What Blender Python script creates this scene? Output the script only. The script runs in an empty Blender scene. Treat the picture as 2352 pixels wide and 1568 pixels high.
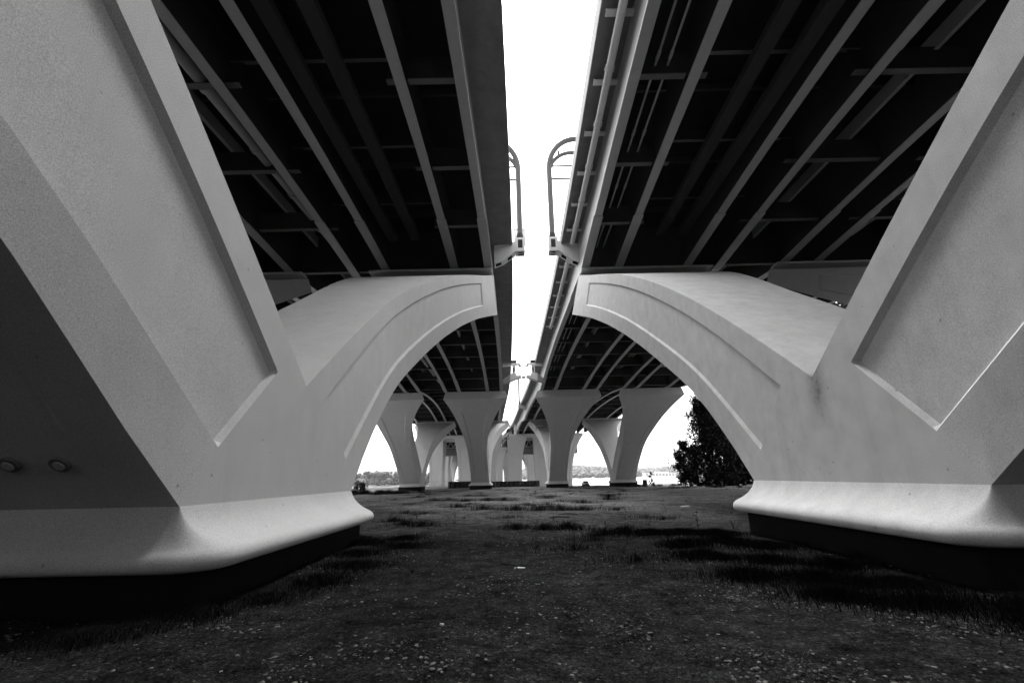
import bpy, bmesh, math, random
import numpy as np
from mathutils import Vector, Matrix
random.seed(7); rng = np.random.default_rng(7)
EYE = 1.75                      # camera height above the ground under it; every z below is given from the eye, EYE is added on building
scene = bpy.context.scene
col = scene.collection
R = math.radians

# ------------------------------------------------------------------ camera
PITCH, ROLL = R(16.2), R(1.2)
fw = Vector((0, math.cos(PITCH), math.sin(PITCH)))
rt = Vector((1, 0, 0)); up = rt.cross(fw)
rt2 = math.cos(ROLL)*rt - math.sin(ROLL)*up
up2 = math.sin(ROLL)*rt + math.cos(ROLL)*up
cam = bpy.data.cameras.new('camera'); cam.sensor_width = 36.0; cam.lens = 36.0*1060/2352
cam.clip_start = 0.05; cam.clip_end = 6000
camo = bpy.data.objects.new('camera', cam); col.objects.link(camo)
camo.matrix_world = Matrix((( rt2.x, up2.x, -fw.x, 0), (rt2.y, up2.y, -fw.y, 0), (rt2.z, up2.z, -fw.z, EYE), (0, 0, 0, 1)))
scene.camera = camo

# ------------------------------------------------------------------ sky, sun, exposure
SUN_EL, SUN_AZ = R(60), R(357)          # azimuth clockwise from +Y: high ahead, spread wide by full cloud
w = bpy.data.worlds.new('World'); scene.world = w; w.use_nodes = True
nt = w.node_tree; nt.nodes.clear()
sky = nt.nodes.new('ShaderNodeTexSky'); sky.sky_type = 'NISHITA'; sky.sun_disc = False
sky.sun_elevation = SUN_EL; sky.sun_rotation = SUN_AZ; sky.air_density = 1.0; sky.dust_density = 4.0; sky.ozone_density = 1.0
bw = nt.nodes.new('ShaderNodeRGBToBW'); bg = nt.nodes.new('ShaderNodeBackground'); bg.inputs['Strength'].default_value = 0.10
wo = nt.nodes.new('ShaderNodeOutputWorld')
nt.links.new(sky.outputs[0], bw.inputs[0]); nt.links.new(bw.outputs[0], bg.inputs[0]); nt.links.new(bg.outputs[0], wo.inputs[0])
sl = bpy.data.lights.new('sun', 'SUN'); sl.energy = 1.5; sl.angle = R(80); sl.color = (1, 1, 1)
so = bpy.data.objects.new('sun', sl); col.objects.link(so)
sd = Vector((math.sin(SUN_AZ)*math.cos(SUN_EL), math.cos(SUN_AZ)*math.cos(SUN_EL), math.sin(SUN_EL)))
so.rotation_euler = sd.to_track_quat('Z', 'Y').to_euler(); so.location = sd*200
scene.view_settings.view_transform = 'Standard'; scene.view_settings.look = 'None'
scene.view_settings.exposure = 3.1; scene.view_settings.gamma = 1.0
scene.render.engine = 'CYCLES'
scene.cycles.max_bounces = 6; scene.cycles.diffuse_bounces = 4

# ------------------------------------------------------------------ materials
def mat(name, base, rough=0.85, var=0.25, scale=1.5, fine=0.0, fine_scale=60, bump=0.0, bump_scale=40, streak=0.0, island=0.0, spec=0.3, metal=0.0, stain=False):
    m = bpy.data.materials.new(name); m.use_nodes = True; t = m.node_tree; n = t.nodes; n.clear(); L = t.links.new
    out = n.new('ShaderNodeOutputMaterial'); b = n.new('ShaderNodeBsdfPrincipled'); L(b.outputs[0], out.inputs[0])
    b.inputs['Roughness'].default_value = rough; b.inputs['Specular IOR Level'].default_value = spec; b.inputs['Metallic'].default_value = metal
    geo = n.new('ShaderNodeNewGeometry'); pos = geo.outputs['Position']
    def math_(op, a, c):
        q = n.new('ShaderNodeMath'); q.operation = op
        for i, v in enumerate((a, c)):
            if isinstance(v, (int, float)): q.inputs[i].default_value = v
            else: L(v, q.inputs[i])
        return q.outputs[0]
    def noise(s, vec=pos, detail=6, ro=0.6):
        q = n.new('ShaderNodeTexNoise'); q.inputs['Scale'].default_value = s; q.inputs['Detail'].default_value = detail; q.inputs['Roughness'].default_value = ro
        L(vec, q.inputs['Vector']); return q.outputs[0]
    val = 1.0
    acc = math_('ADD', math_('MULTIPLY', math_('SUBTRACT', noise(scale), 0.5), 2*var), 1.0)
    if fine: acc = math_('ADD', acc, math_('MULTIPLY', math_('SUBTRACT', noise(fine_scale, detail=3), 0.5), 2*fine))
    if streak:
        vo = n.new('ShaderNodeTexVoronoi'); vo.inputs['Scale'].default_value = 1.7; L(pos, vo.inputs['Vector'])
        pk = n.new('ShaderNodeMapRange'); pk.inputs[1].default_value = .025; pk.inputs[2].default_value = .06; pk.inputs[3].default_value = .55; pk.inputs[4].default_value = 1.0
        L(vo.outputs['Distance'], pk.inputs[0]); acc = math_('MULTIPLY', acc, pk.outputs[0])
        mp = n.new('ShaderNodeMapping'); mp.inputs['Scale'].default_value = (1, 1, 0.07); L(pos, mp.inputs['Vector'])
        s = noise(2.2, mp.outputs[0], 5, 0.65)
        rmp = n.new('ShaderNodeMapRange'); rmp.inputs[1].default_value = 0.52; rmp.inputs[2].default_value = 0.75; rmp.inputs[3].default_value = 1.0; rmp.inputs[4].default_value = 1.0-streak
        L(s, rmp.inputs[0]); acc = math_('MULTIPLY', acc, rmp.outputs[0])
    if island: acc = math_('MULTIPLY', acc, math_('ADD', math_('MULTIPLY', geo.outputs['Random Per Island'], 2*island), 1-island))
    if stain:                               # a run of dirt below the arm notch
        sp = n.new('ShaderNodeSeparateXYZ'); L(pos, sp.inputs[0])
        def band(src, c, hw):
            q = n.new('ShaderNodeMapRange'); q.inputs[1].default_value = 0; q.inputs[2].default_value = hw; q.inputs[3].default_value = 1; q.inputs[4].default_value = 0
            L(math_('ABSOLUTE', math_('SUBTRACT', src, c), 0), q.inputs[0]); return q.outputs[0]
        k = math_('MULTIPLY', band(sp.outputs[1], 11.3, .45), band(sp.outputs[2], 3.75, 1.1))
        k = math_('MULTIPLY', k, math_('MULTIPLY', noise(7), 1.3))
        acc = math_('MULTIPLY', acc, math_('SUBTRACT', 1.0, math_('MINIMUM', k, 0.6)))
    v = math_('MAXIMUM', math_('MULTIPLY', acc, base), 0.002)
    cc = n.new('ShaderNodeCombineColor')
    for i in range(3): L(v, cc.inputs[i])
    L(cc.outputs[0], b.inputs['Base Color'])
    if bump:
        bp = n.new('ShaderNodeBump'); bp.inputs['Strength'].default_value = bump; bp.inputs['Distance'].default_value = 0.02
        L(noise(bump_scale, detail=4), bp.inputs['Height']); L(bp.outputs[0], b.inputs['Normal'])
    return m

M = {}
M['concrete'] = mat('pale_concrete', 0.47, 0.8, 0.14, 1.0, 0.8, 70, 0.05, 30, 0.07)
M['concrete_stained'] = mat('stained_concrete', 0.47, 0.8, 0.26, 1.6, 0.8, 70, 0.05, 30, 0.12, stain=True)
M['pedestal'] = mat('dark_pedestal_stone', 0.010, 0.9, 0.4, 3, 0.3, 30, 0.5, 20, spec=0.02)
M['deck'] = mat('deck_concrete', 0.17, 0.9, 0.45, 0.9, 0.5, 25, 0.1, 20)
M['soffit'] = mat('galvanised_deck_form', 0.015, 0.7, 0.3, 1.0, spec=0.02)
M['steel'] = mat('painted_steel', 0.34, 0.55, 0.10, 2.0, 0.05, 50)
M['steel_dark'] = mat('weathered_steel', 0.05, 0.7, 0.2, 2.0, spec=0.02)
M['white_paint'] = mat('white_painted_steel', 0.75, 0.5, 0.06, 3.0)
M['pipe'] = mat('pale_drain_pipe', 0.62, 0.45, 0.10, 4.0)
M['gantry'] = mat('grey_gantry_steel', 0.07, 0.45, 0.10, 4.0, spec=0.5)
M['black'] = mat('black_void', 0.008, 0.9, 0.1, spec=0.02)
M['steel_mid'] = mat('shade_toned_beam', 0.10, 0.7, 0.15, 2.0)  # cross beam flanges: shade under the slab put into a darker colour
M['web'] = mat('shade_toned_web', 0.035, 0.7, 0.15, 2.0, spec=0.02)  # steel darkened in colour to imitate the shade between the girders
M['soil'] = None
M['stone'] = mat('gravel_stone', 0.09, 0.9, 0.2, 8, island=0.85, spec=0.02)
M['pale_stone'] = mat('pale_broken_concrete', 0.5, 0.9, 0.2, 20)
M['grass'] = mat('dry_grass', 0.015, 0.8, 0.4, 1.5, island=0.6, spec=0.0)
M['weed'] = mat('weed_leaf', 0.015, 0.7, 0.3, 5, island=0.4, spec=0.2)
M['leaf'] = mat('tree_leaf', 0.010, 0.7, 0.3, 2.0, island=0.7, spec=0.03)
M['bark'] = mat('tree_bark', 0.05, 0.9, 0.3, 4)
M['wood_far'] = mat('far_wood', 0.045, 0.9, 0.3, 0.15, island=0.35)
M['hill'] = mat('hill_grass', 0.07, 0.9, 0.3, 0.02)
M['pile'] = mat('dark_sheet_pile', 0.05, 0.7, 0.3, 2, spec=0.1)
M['wire'] = mat('fence_wire', 0.25, 0.5, 0.1)
M['car'] = mat('car_paint', 0.05, 0.25, 0.05, 3, spec=0.6)
M['car_light'] = mat('car_bright_trim', 0.6, 0.25, 0.05, 3, spec=0.6)
M['glass'] = mat('car_glass', 0.01, 0.08, 0.02, spec=0.6)
M['tyre'] = mat('tyre_rubber', 0.012, 0.9, 0.1)
M['wall_white'] = mat('pale_building_wall', 0.7, 0.8, 0.05, 0.1)
M['window'] = mat('building_window', 0.15, 0.3, 0.1, 0.1)

def ground_material():
    m = bpy.data.materials.new('gravelly_soil'); m.use_nodes = True; t = m.node_tree; n = t.nodes; n.clear(); L = t.links.new
    out = n.new('ShaderNodeOutputMaterial'); b = n.new('ShaderNodeBsdfPrincipled'); L(b.outputs[0], out.inputs[0])
    b.inputs['Roughness'].default_value = 0.95; b.inputs['Specular IOR Level'].default_value = 0.0
    pos = n.new('ShaderNodeNewGeometry').outputs['Position']
    def noise(s, d=8, r=0.65):
        q = n.new('ShaderNodeTexNoise'); q.inputs['Scale'].default_value = s; q.inputs['Detail'].default_value = d; q.inputs['Roughness'].default_value = r
        L(pos, q.inputs['Vector']); return q.outputs[0]
    def rng_(src, a, c, lo, hi):
        q = n.new('ShaderNodeMapRange'); q.inputs[1].default_value = a; q.inputs[2].default_value = c; q.inputs[3].default_value = lo; q.inputs[4].default_value = hi
        L(src, q.inputs[0]); return q.outputs[0]
    def mul(a, c):
        q = n.new('ShaderNodeMath'); q.operation = 'MULTIPLY'; L(a, q.inputs[0]); L(c, q.inputs[1]); return q.outputs[0]
    big = rng_(noise(0.16, 4), 0.35, 0.65, 0.6, 1.35)
    midn = rng_(noise(2.2, 8, 0.75), 0.34, 0.66, 0.35, 1.7)
    fine = rng_(noise(22, 6, 0.75), 0.3, 0.7, 0.35, 1.65)
    vor = n.new('ShaderNodeTexVoronoi'); vor.inputs['Scale'].default_value = 26; L(pos, vor.inputs['Vector'])
    sp = n.new('ShaderNodeSeparateColor'); L(vor.outputs['Color'], sp.inputs[0])
    speck = rng_(sp.outputs[0], 0.86, 1.0, 1.0, 2.6)
    gr = n.new('ShaderNodeTexVoronoi'); gr.inputs['Scale'].default_value = 60; L(pos, gr.inputs['Vector'])
    gs = n.new('ShaderNodeSeparateColor'); L(gr.outputs['Color'], gs.inputs[0])
    v = mul(mul(mul(mul(big, midn), fine), speck), rng_(gs.outputs[1], 0, 1, 0.35, 1.65))
    sy = n.new('ShaderNodeSeparateXYZ'); L(pos, sy.inputs[0])
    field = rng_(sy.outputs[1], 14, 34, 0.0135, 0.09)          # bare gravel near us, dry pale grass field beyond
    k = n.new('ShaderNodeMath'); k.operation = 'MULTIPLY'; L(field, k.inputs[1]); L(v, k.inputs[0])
    cc = n.new('ShaderNodeCombineColor')
    for i in range(3): L(k.outputs[0], cc.inputs[i])
    L(cc.outputs[0], b.inputs['Base Color'])
    bp = n.new('ShaderNodeBump'); bp.inputs['Strength'].default_value = 0.7; bp.inputs['Distance'].default_value = 0.03
    L(noise(14, 6, 0.75), bp.inputs['Height']); L(bp.outputs[0], b.inputs['Normal'])
    return m
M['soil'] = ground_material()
def water_material():
    m = bpy.data.materials.new('river_water'); m.use_nodes = True; t = m.node_tree; b = t.nodes['Principled BSDF']
    b.inputs['Base Color'].default_value = (0.10, 0.10, 0.10, 1); b.inputs['Roughness'].default_value = 0.22; b.inputs['IOR'].default_value = 1.33
    q = t.nodes.new('ShaderNodeTexNoise'); q.inputs['Scale'].default_value = 0.8; q.inputs['Detail'].default_value = 4
    g = t.nodes.new('ShaderNodeNewGeometry'); t.links.new(g.outputs['Position'], q.inputs['Vector'])
    bp = t.nodes.new('ShaderNodeBump'); bp.inputs['Strength'].default_value = 0.15; bp.inputs['Distance'].default_value = 0.1
    t.links.new(q.outputs[0], bp.inputs['Height']); t.links.new(bp.outputs[0], b.inputs['Normal'])
    return m
M['water'] = water_material()

# ------------------------------------------------------------------ mesh helpers
class MB:
    def __init__(s): s.v = []; s.f = []
    def add(s, vs, fs):
        k = len(s.v); s.v += [tuple(map(float, p)) for p in vs]; s.f += [tuple(i+k for i in f) for f in fs]; return s
    def box(s, x0, x1, y0, y1, z0, z1):
        return s.add([(x0,y0,z0),(x1,y0,z0),(x1,y1,z0),(x0,y1,z0),(x0,y0,z1),(x1,y0,z1),(x1,y1,z1),(x0,y1,z1)],
              [(0,3,2,1),(4,5,6,7),(0,1,5,4),(1,2,6,5),(2,3,7,6),(3,0,4,7)])
    def sweep(s, rings, cap=True):
        m = len(rings[0]); vs = [p for r in rings for p in r]; fs = []
        for i in range(len(rings)-1):
            for j in range(m): fs.append((i*m+j, i*m+(j+1) % m, (i+1)*m+(j+1) % m, (i+1)*m+j))
        if cap: fs += [tuple(range(m))[::-1], tuple(range((len(rings)-1)*m, len(rings)*m))]
        return s.add(vs, fs)
    def rect_sweep(s, Ys, cx, wd, z0, z1):
        ev = lambda q, y: q(y) if callable(q) else q
        rings = []
        for y in Ys:
            c, a, b, ww = ev(cx, y), ev(z0, y), ev(z1, y), ev(wd, y)/2
            rings.append([(c-ww, y, a), (c+ww, y, a), (c+ww, y, b), (c-ww, y, b)])
        return s.sweep(rings)
    def tube(s, path, r, seg=10, r1=None):
        P = [Vector(p) for p in path]; rings = []; nrm = None
        for i, p in enumerate(P):
            t = (P[min(i+1, len(P)-1)]-P[max(i-1, 0)]).normalized()
            if nrm is None:
                a = Vector((0, 0, 1)) if abs(t.z) < .9 else Vector((1, 0, 0)); nrm = t.cross(a).normalized()
            nrm = (nrm - t*nrm.dot(t)).normalized(); bn = t.cross(nrm)
            rr = r if r1 is None else r+(r1-r)*i/(len(P)-1)
            rings.append([p+nrm*rr*math.cos(2*math.pi*k/seg)+bn*rr*math.sin(2*math.pi*k/seg) for k in range(seg)])
        return s.sweep(rings)
    def prism(s, poly, y0, y1):               # polygon in x,z drawn out along y
        m = len(poly)
        return s.add([(x, y0, z) for x, z in poly]+[(x, y1, z) for x, z in poly],
              [tuple(range(m)), tuple(range(2*m-1, m-1, -1))]+[(i, i+m, (i+1) % m+m, (i+1) % m) for i in range(m)])
    def build(s, name, m, parent=None, smooth=None, bevel=0, world=False):
        me = bpy.data.meshes.new(name)
        off = Vector((0, 0, 0)) if (parent is None or world) else Vector(parent['at'])

        me.from_pydata([(x-off.x, y-off.y, z+EYE-off.z) for x, y, z in s.v], [], s.f)
        bm = bmesh.new(); bm.from_mesh(me); bmesh.ops.recalc_face_normals(bm, faces=bm.faces); bm.to_mesh(me); bm.free()
        if smooth is not None:
            me.shade_smooth(); me.set_sharp_from_angle(angle=R(smooth))
        me.materials.append(M[m] if isinstance(m, str) else m); me.update()
        o = bpy.data.objects.new(name, me); col.objects.link(o)
        if parent is not None:
            o.parent = parent
            if 'at' in parent: o['at'] = parent['at']; 
        if bevel:
            b = o.modifiers.new('bevel', 'BEVEL'); b.width = bevel; b.segments = 2; b.limit_method = 'ANGLE'; b.angle_limit = R(28)
        return o
def tag(o, label=None, cat=None, group=None, kind=None):
    if label: o['label'] = label
    if cat: o['category'] = cat
    if group: o['group'] = group
    if kind: o['kind'] = kind
    return o
def thing(name, at, label, cat, group=None):
    o = bpy.data.objects.new(name, None); col.objects.link(o); o.empty_display_size = 0.5
    o.location = (at[0], at[1], at[2]+EYE); o['at'] = (at[0], at[1], at[2]+EYE)
    return tag(o, label, cat, group)

# ------------------------------------------------------------------ bridge alignment
WZ = -15.0                                     # river level below the eye
ZD = 24.2                                      # deck soffit above the eye
XC_Y = [-160, -60, 0, 18, 43, 85, 124, 175, 226, 300, 400, 600, 760]
XC_X = [0.3, 1.2, 2.05, 2.48, 2.90, 2.67, 1.9, -0.6, -3.2, -9.5, -21, -56, -92]
_d = np.gradient(np.array(XC_X), np.array(XC_Y))
def XC(y):
    i = int(np.clip(np.searchsorted(XC_Y, y)-1, 0, len(XC_Y)-2)); h = XC_Y[i+1]-XC_Y[i]; t = (y-XC_Y[i])/h
    return float((2*t**3-3*t**2+1)*XC_X[i]+(t**3-2*t**2+t)*h*_d[i]+(-2*t**3+3*t**2)*XC_X[i+1]+(t**3-t**2)*h*_d[i+1])
SUP = [-86, -20.3, 42.3, 107.5, 170.5, 226, 330, 391, 456, 520, 585, 650, 760]
def ZB(y):                                     # underside of the girders: arched between the bearings
    if y < SUP[0]: y = SUP[0]
    i = int(np.clip(np.searchsorted(SUP, y)-1, 0, len(SUP)-2)); u = (y-SUP[i])/(SUP[i+1]-SUP[i])
    return 19.42+1.5*(1-(2*u-1)**2)
HALF_GAP = 2.65
G_REL = [0, 3.3, 10.0, 13.25, 19.4, 22.65, 30.0, 33.6]
OVER = {-1: 2.4, 1: 1.82}                      # overhang beyond the first girder of each deck
W_DECK = 39.2

# ------------------------------------------------------------------ V piers
Efit = np.polyfit([0, 1.8, 5.3, 8.7, 10.6, 14.5, 20, 25, 31], [2.2, 3.5, 5.95, 8.25, 9.37, 11.45, 14.1, 16.4, 19.05], 4)
IX = [3.75, 5.0, 6.1, 7.05, 8.0, 9.5, 11.7, 14.2, 16.9, 20.5, 24.5, 28, 31]; IZ = [-.34, .76, 1.74, 2.54, 3.24, 4.18, 5.50, 7.03, 8.58, 10.45, 12.3, 13.72, 14.9]
def ival(i): return float(np.interp(i, IX, IZ))
def arm_sections(slim_tip):
    es = [0, .3, .55, .7, .82, .88, 1.4, 2, 3, 4, 5, 6, 7, 8.5, 10, 11.5, 13, 15, 17, 19, 21, 23, 24.5, 25.8, 26, 27.5, 29, 30, 31]
    out = []
    for e in es:
        ze = float(np.polyval(Efit, e))
        if e <= .7: i = 3.75*min(1, e/.7); zi = -.34
        else:
            i = e+3.05*(31-e)/30.3; zi = ival(i)
            if slim_tip: zi += 2.75*max(0, (i-20)/11)**1.6
        out.append((e, ze, i, zi))
    return out
VC = [0, .19, .213, .71, .735, 1]
def make_arm(parent, sgn, Yc, cx0, cx1, hw0, hw1, shift, slim, material, extra):
    sec = arm_sections(slim); mb = MB()
    k = (19.05+.34+shift)/(19.05+.34)
    zmap = lambda z: 19.05-(19.05-z)*k
    ncol = len(VC); V = {}
    def vid(p):
        key = tuple(round(q, 4) for q in p)
        if key not in V: V[key] = len(mb.v); mb.v.append(tuple(map(float, p)))
        return V[key]
    grids = []
    for side in (1, -1):
        g = []
        for r, (e, ze, i, zi) in enumerate(sec):
            F = min(max((ze-7)/12.05, 0), 1.0)**(3.5 if slim else 1.5)
            cx = cx0+(cx1-cx0)*F; hw = hw0+(hw1-hw0)*F
            row = []
            for c, v in enumerate(VC):
                if sgn < 0 and c in (3, 4): v = v+.10*min(1, max(0, e-.9)/5)      # the crease drifts towards the lower edge
                s = e+(i-e)*v; z = ze+(zi-ze)*v
                h = hw+extra*v*F-(.10*max(0, (v-.735)/.265)*(1-F)*min(1, max(0, e-.7)/1.6))
                if .85 < e < 25.9 and c in (2, 3): h -= (.12 if sgn < 0 else .085)
                row.append((cx+side*h, Yc+sgn*s, zmap(z)))
            g.append(row)
        grids.append(g)
    n = len(sec)
    ids = [[[vid(p) for p in row] for row in g] for g in grids]
    for side in (0, 1):
        for r in range(n-1):
            for c in range(ncol-1):
                mb.f.append((ids[side][r][c], ids[side][r][c+1], ids[side][r+1][c+1], ids[side][r+1][c]))
    # upper face and recessed underside between the two sides
    uf = [0, .2, .225, .775, .8, 1]
    def between(c, recess):
        rows = []
        for r in range(n):
            a, b = grids[0][r][c], grids[1][r][c]; e = sec[r][0]
            row = []
            for q, u in enumerate(uf):
                p = [a[0]+(b[0]-a[0])*u, a[1], a[2]]
                if recess and 2.5 < e < 27 and q in (2, 3):
                    o = grids[0][r][0]; d = Vector((0, o[1]-a[1], o[2]-a[2])).normalized()*.14
                    p = [p[0], p[1]+d.y, p[2]+d.z]
                row.append(vid(p))
            rows.append(row)
        for r in range(n-1):
            for q in range(len(uf)-1):
                f = (rows[r][q], rows[r][q+1], rows[r+1][q+1], rows[r+1][q])
                if len(set(f)) > 2: mb.f.append(tuple(dict.fromkeys(f)))
        return rows
    up_ = between(0, False); lo_ = between(ncol-1, True)
    mb.f.append(tuple([ids[0][-1][c] for c in range(ncol)]+lo_[-1][1:-1]+[ids[1][-1][c] for c in range(ncol-1, -1, -1)]+up_[-1][1:-1][::-1]))
    return mb.build('arm', material, parent, smooth=11)
def make_flare(parent, Yc, cx, hw, z0, dn, material):
    prof = [(0, 0), (.03, -.08), (.07, -.165), (.13, -.255), (.20, -.335), (.28, -.405), (.37, -.47), (.46, -.52), (.55, -.565), (.62, -.605), (.67, -.65), (.70, -.705), (.708, -.76), (.70, -.81), (.675, -.855), (.63, -.885), (.57, -.90), (.30, -.905)]
    def ring(off, z):
        pts = []; L = 3.75
        for (sx, sy, a0) in ((1, 1, 0), (-1, 1, 90), (-1, -1, 180), (1, -1, 270)):
            for q in range(7):
                a = R(a0+15*q); pts.append((cx+sx*hw+off*math.cos(a), Yc+sy*(L-(.45*min(1, off/.6) if sy < 0 else 0))+off*math.sin(a), z))
        return pts
    mb = MB(); mb.sweep([ring(o+.004, z0+z) for o, z in prof]); mb.build('base_flare', material, parent, smooth=62)
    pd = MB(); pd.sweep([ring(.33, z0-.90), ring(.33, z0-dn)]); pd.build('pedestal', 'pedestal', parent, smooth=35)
def make_pier(Yc, cx0, cx1, hw0, hw1, shift, slim, label, material='concrete', extra=.5, dn=2.6, dz=0, group='curved two armed piers under the bridges'):
    z0 = -.34-shift
    t = thing('bridge_pier', (cx0, Yc, z0-dn), label, 'pier', group)
    for sgn in (-1, 1): make_arm(t, sgn, Yc, cx0, cx1, hw0, hw1, shift, slim, material, extra)
    make_flare(t, Yc, cx0, hw0, z0, dn, material)
    for sgn in (-1, 1):
        y = Yc+sgn*30.3
        MB().box(cx1-hw1+.12, cx1+hw1-.12, y-.62, y+.62, 19.053, 19.25).build('bearing_seat', material, t)
        for g in (-6.2, -3.1, 3.1, 6.2):
            gx = cx1+g*(hw1-.4)/6.2*.93
            MB().box(gx-.3, gx+.3, y-.35, y+.35, 19.25, 19.37).build('bearing', 'steel_dark', t)
    return t

near_left = make_pier(11.0, -7.0, -7.75, 2.0, 6.03, 0, False, 'near left pale concrete pier whose curved arm frames the left foreground', 'concrete', .35, dn=2.6)
for q in ((-6.24, 6.52, 0.27), (-6.92, 6.5, 0.28)):
    dn_ = Vector((0, -.656, -.755)); a_ = Vector(q)-dn_*.13; b_ = Vector(q)+dn_*.02
    MB().tube([a_, b_], .13, 20).build('drain_port', 'deck', near_left, smooth=40)
    MB().tube([a_, b_+dn_*.015], .075, 16).build('drain_plug', 'concrete', near_left, smooth=40)
make_pier(11.4, 9.95, 13.3, 2.45, 6.5, -.05, False, 'near right pale concrete pier with stain below its arm notch', 'concrete_stained', .9, dn=2.6)
make_pier(11.0, -25.9, -26.3, 2.6, 6.3, 0, True, 'outer left pier hidden behind the near left pier in the deck shade', dn=2.6)
make_pier(11.0, 30.6, 31.9, 2.6, 6.3, 0, True, 'outer right pier mostly hidden, its dark cap seen behind the near right arm', dn=2.6)
make_pier(139, -9.75, -8.9, 2.6, 7.1, 1.25, True, 'second row pier left of the gap with dark sheet piling behind its base', dn=2.1)
make_pier(139, 12.1, 13.0, 2.55, 7.3, 1.25, True, 'second row pier right of the gap standing left of the parked car', dn=2.1)
make_pier(139, -29.6, -28.6, 2.75, 7.1, 1.25, True, 'second row pier farthest left with bushes growing before its foot', dn=2.1)
make_pier(139, 31.1, 32.6, 2.9, 7.3, 1.25, True, 'second row pier farthest right standing alone against the sky', dn=2.1)

# ------------------------------------------------------------------ decks
def make_deck(s, label):
    t = thing('bridge_deck', (XC(40)+s*20, 40, ZD), label, 'bridge deck', 'twin parallel bridge decks')
    Ys = list(np.arange(-100, 260, 5.0))+list(np.arange(260, 760, 20.0))
    edge = lambda y: XC(y)+s*HALF_GAP; OV = OVER[s]
    MB().rect_sweep(Ys, lambda y: edge(y)+s*W_DECK/2, W_DECK, ZD, ZD+.32).build('slab', 'deck', t)
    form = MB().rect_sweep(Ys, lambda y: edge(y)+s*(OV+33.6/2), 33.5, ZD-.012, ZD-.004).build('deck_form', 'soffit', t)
    for q, off in enumerate((.22, W_DECK-.22)):
        MB().rect_sweep(Ys, lambda y: edge(y)+s*off, .42, ZD+.32, ZD+1.35).build('parapet', 'deck', t)
    fascia = MB().rect_sweep(Ys, lambda y: edge(y)+s*.20, .38, ZD-.09, ZD-.001).build('edge_beam', 'deck', t)
    Yg = list(np.arange(-92, 232, 2.1))+list(np.arange(336, 700, 8.0))
    Yn = [y for y in Yg if y < 233]; Yf = [y for y in Yg if y > 330]
    for k, g in enumerate(G_REL):
        cx = lambda y: edge(y)+s*(OV+g)
        mb = MB(); fl = MB()
        for YY in (Yn, Yf):
            fl.rect_sweep(YY, cx, .62, ZB, lambda y: ZB(y)+.075)
            mb.rect_sweep(YY, cx, .05, lambda y: ZB(y)+.075, ZD-.02)
        for q in SUP[1:5]:
            fl.rect_sweep(np.arange(q-9, q+9.1, 1.5), cx, .78, lambda y: ZB(y)-.045, lambda y: ZB(y)+.03)      # wider cover plate over the bearings
        o = mb.build('girder', 'steel' if k == 0 else 'web', t); fl.build('flange', 'steel', o)  # inner webs carry the painted shade, the outer web plain paint
    Ycb = []
    for a, b in zip(SUP[:-1], SUP[1:]):
        if a < -30 or a > 200: continue
        n = 8; Ycb += [b-7.2*k for k in range(9) if b-7.2*k > a] if b < 50 else [a+(b-a)*i/n for i in range(n) if i or a > 50]
    Ycb.sort()
    bays = [(G_REL[i], G_REL[i+1]) for i in range(7)]
    for y in Ycb:
        sup = min(abs(y-q) for q in SUP) < .1; mb = MB(); fl = MB(); z0 = ZB(y)+(.35 if sup else .45); z1 = ZD-.1 if sup else z0+1.7
        for nb, (a, b) in enumerate(bays):
            xa, xb = sorted((edge(y)+s*(OV+a+.03), edge(y)+s*(OV+b-.03)))
            if not sup and y < 41 and nb in (1, 2, 4, 6):      # shallow beams tucked up under the slab in the near span
                mb.box(xa, xb, y-.03, y+.03, ZD-1.35, ZD-.5); fl.box(xa+.1, xb-.1, y-.12, y+.12, ZD-1.39, ZD-1.35)
                xs_ = (xb-.85, xb-.06) if (nb == 1) == (s < 0) else (xa+.06, xa+.85)
                fl.box(xs_[0], xs_[1], y-.2, y+.2, z0, z0+.05); mb.box(xs_[0], xs_[1], y-.03, y+.03, z0+.05, ZD-1.39)
                continue
            mb.box(xa, xb, y-.03, y+.03, z0+.05, z1)
            fl.box(xa+.3, xb-.3, y-.2, y+.2, z0, z0+.05)
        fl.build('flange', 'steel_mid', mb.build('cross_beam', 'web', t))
    # ribs under the slab half way between the cross beams
    mb = MB()
    for y0, y1 in zip(Ycb[:-1], Ycb[1:]):
        y = (y0+y1)/2
        xa, xb = sorted((edge(y)+s*(OV+.3), edge(y)+s*(OV+32.2))); mb.box(xa, xb, y-.1, y+.1, ZD-.45, ZD-.015)
    mb.build('deck_rib', 'steel_dark', t)
    for a in (6.45, 8.5):
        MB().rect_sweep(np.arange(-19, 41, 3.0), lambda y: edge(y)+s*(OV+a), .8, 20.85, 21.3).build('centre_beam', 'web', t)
    for a in (6.6, 15.3, 17.4, 24.9, 27.3):
        cx = lambda y: edge(y)+s*(OV+a); mb = MB(); Yn_ = [y for y in Yn if y > 44] if a == 6.6 else Yn
        mb.rect_sweep(Yn_, cx, .26, ZD-1.5, ZD-1.45); mb.rect_sweep(Yn_, cx, .04, ZD-1.45, ZD-.46)
        mb.build('stringer', 'steel', t)
    # transverse knee plates between the overhang and the fascia girder, tie the deck edge in
    return t, edge
deckL, edgeL = make_deck(-1, 'left bridge deck with a plain dark overhang beside the open gap')
deckR, edgeR = make_deck(1, 'right bridge deck with a pale drain pipe under its inner edge')
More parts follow.
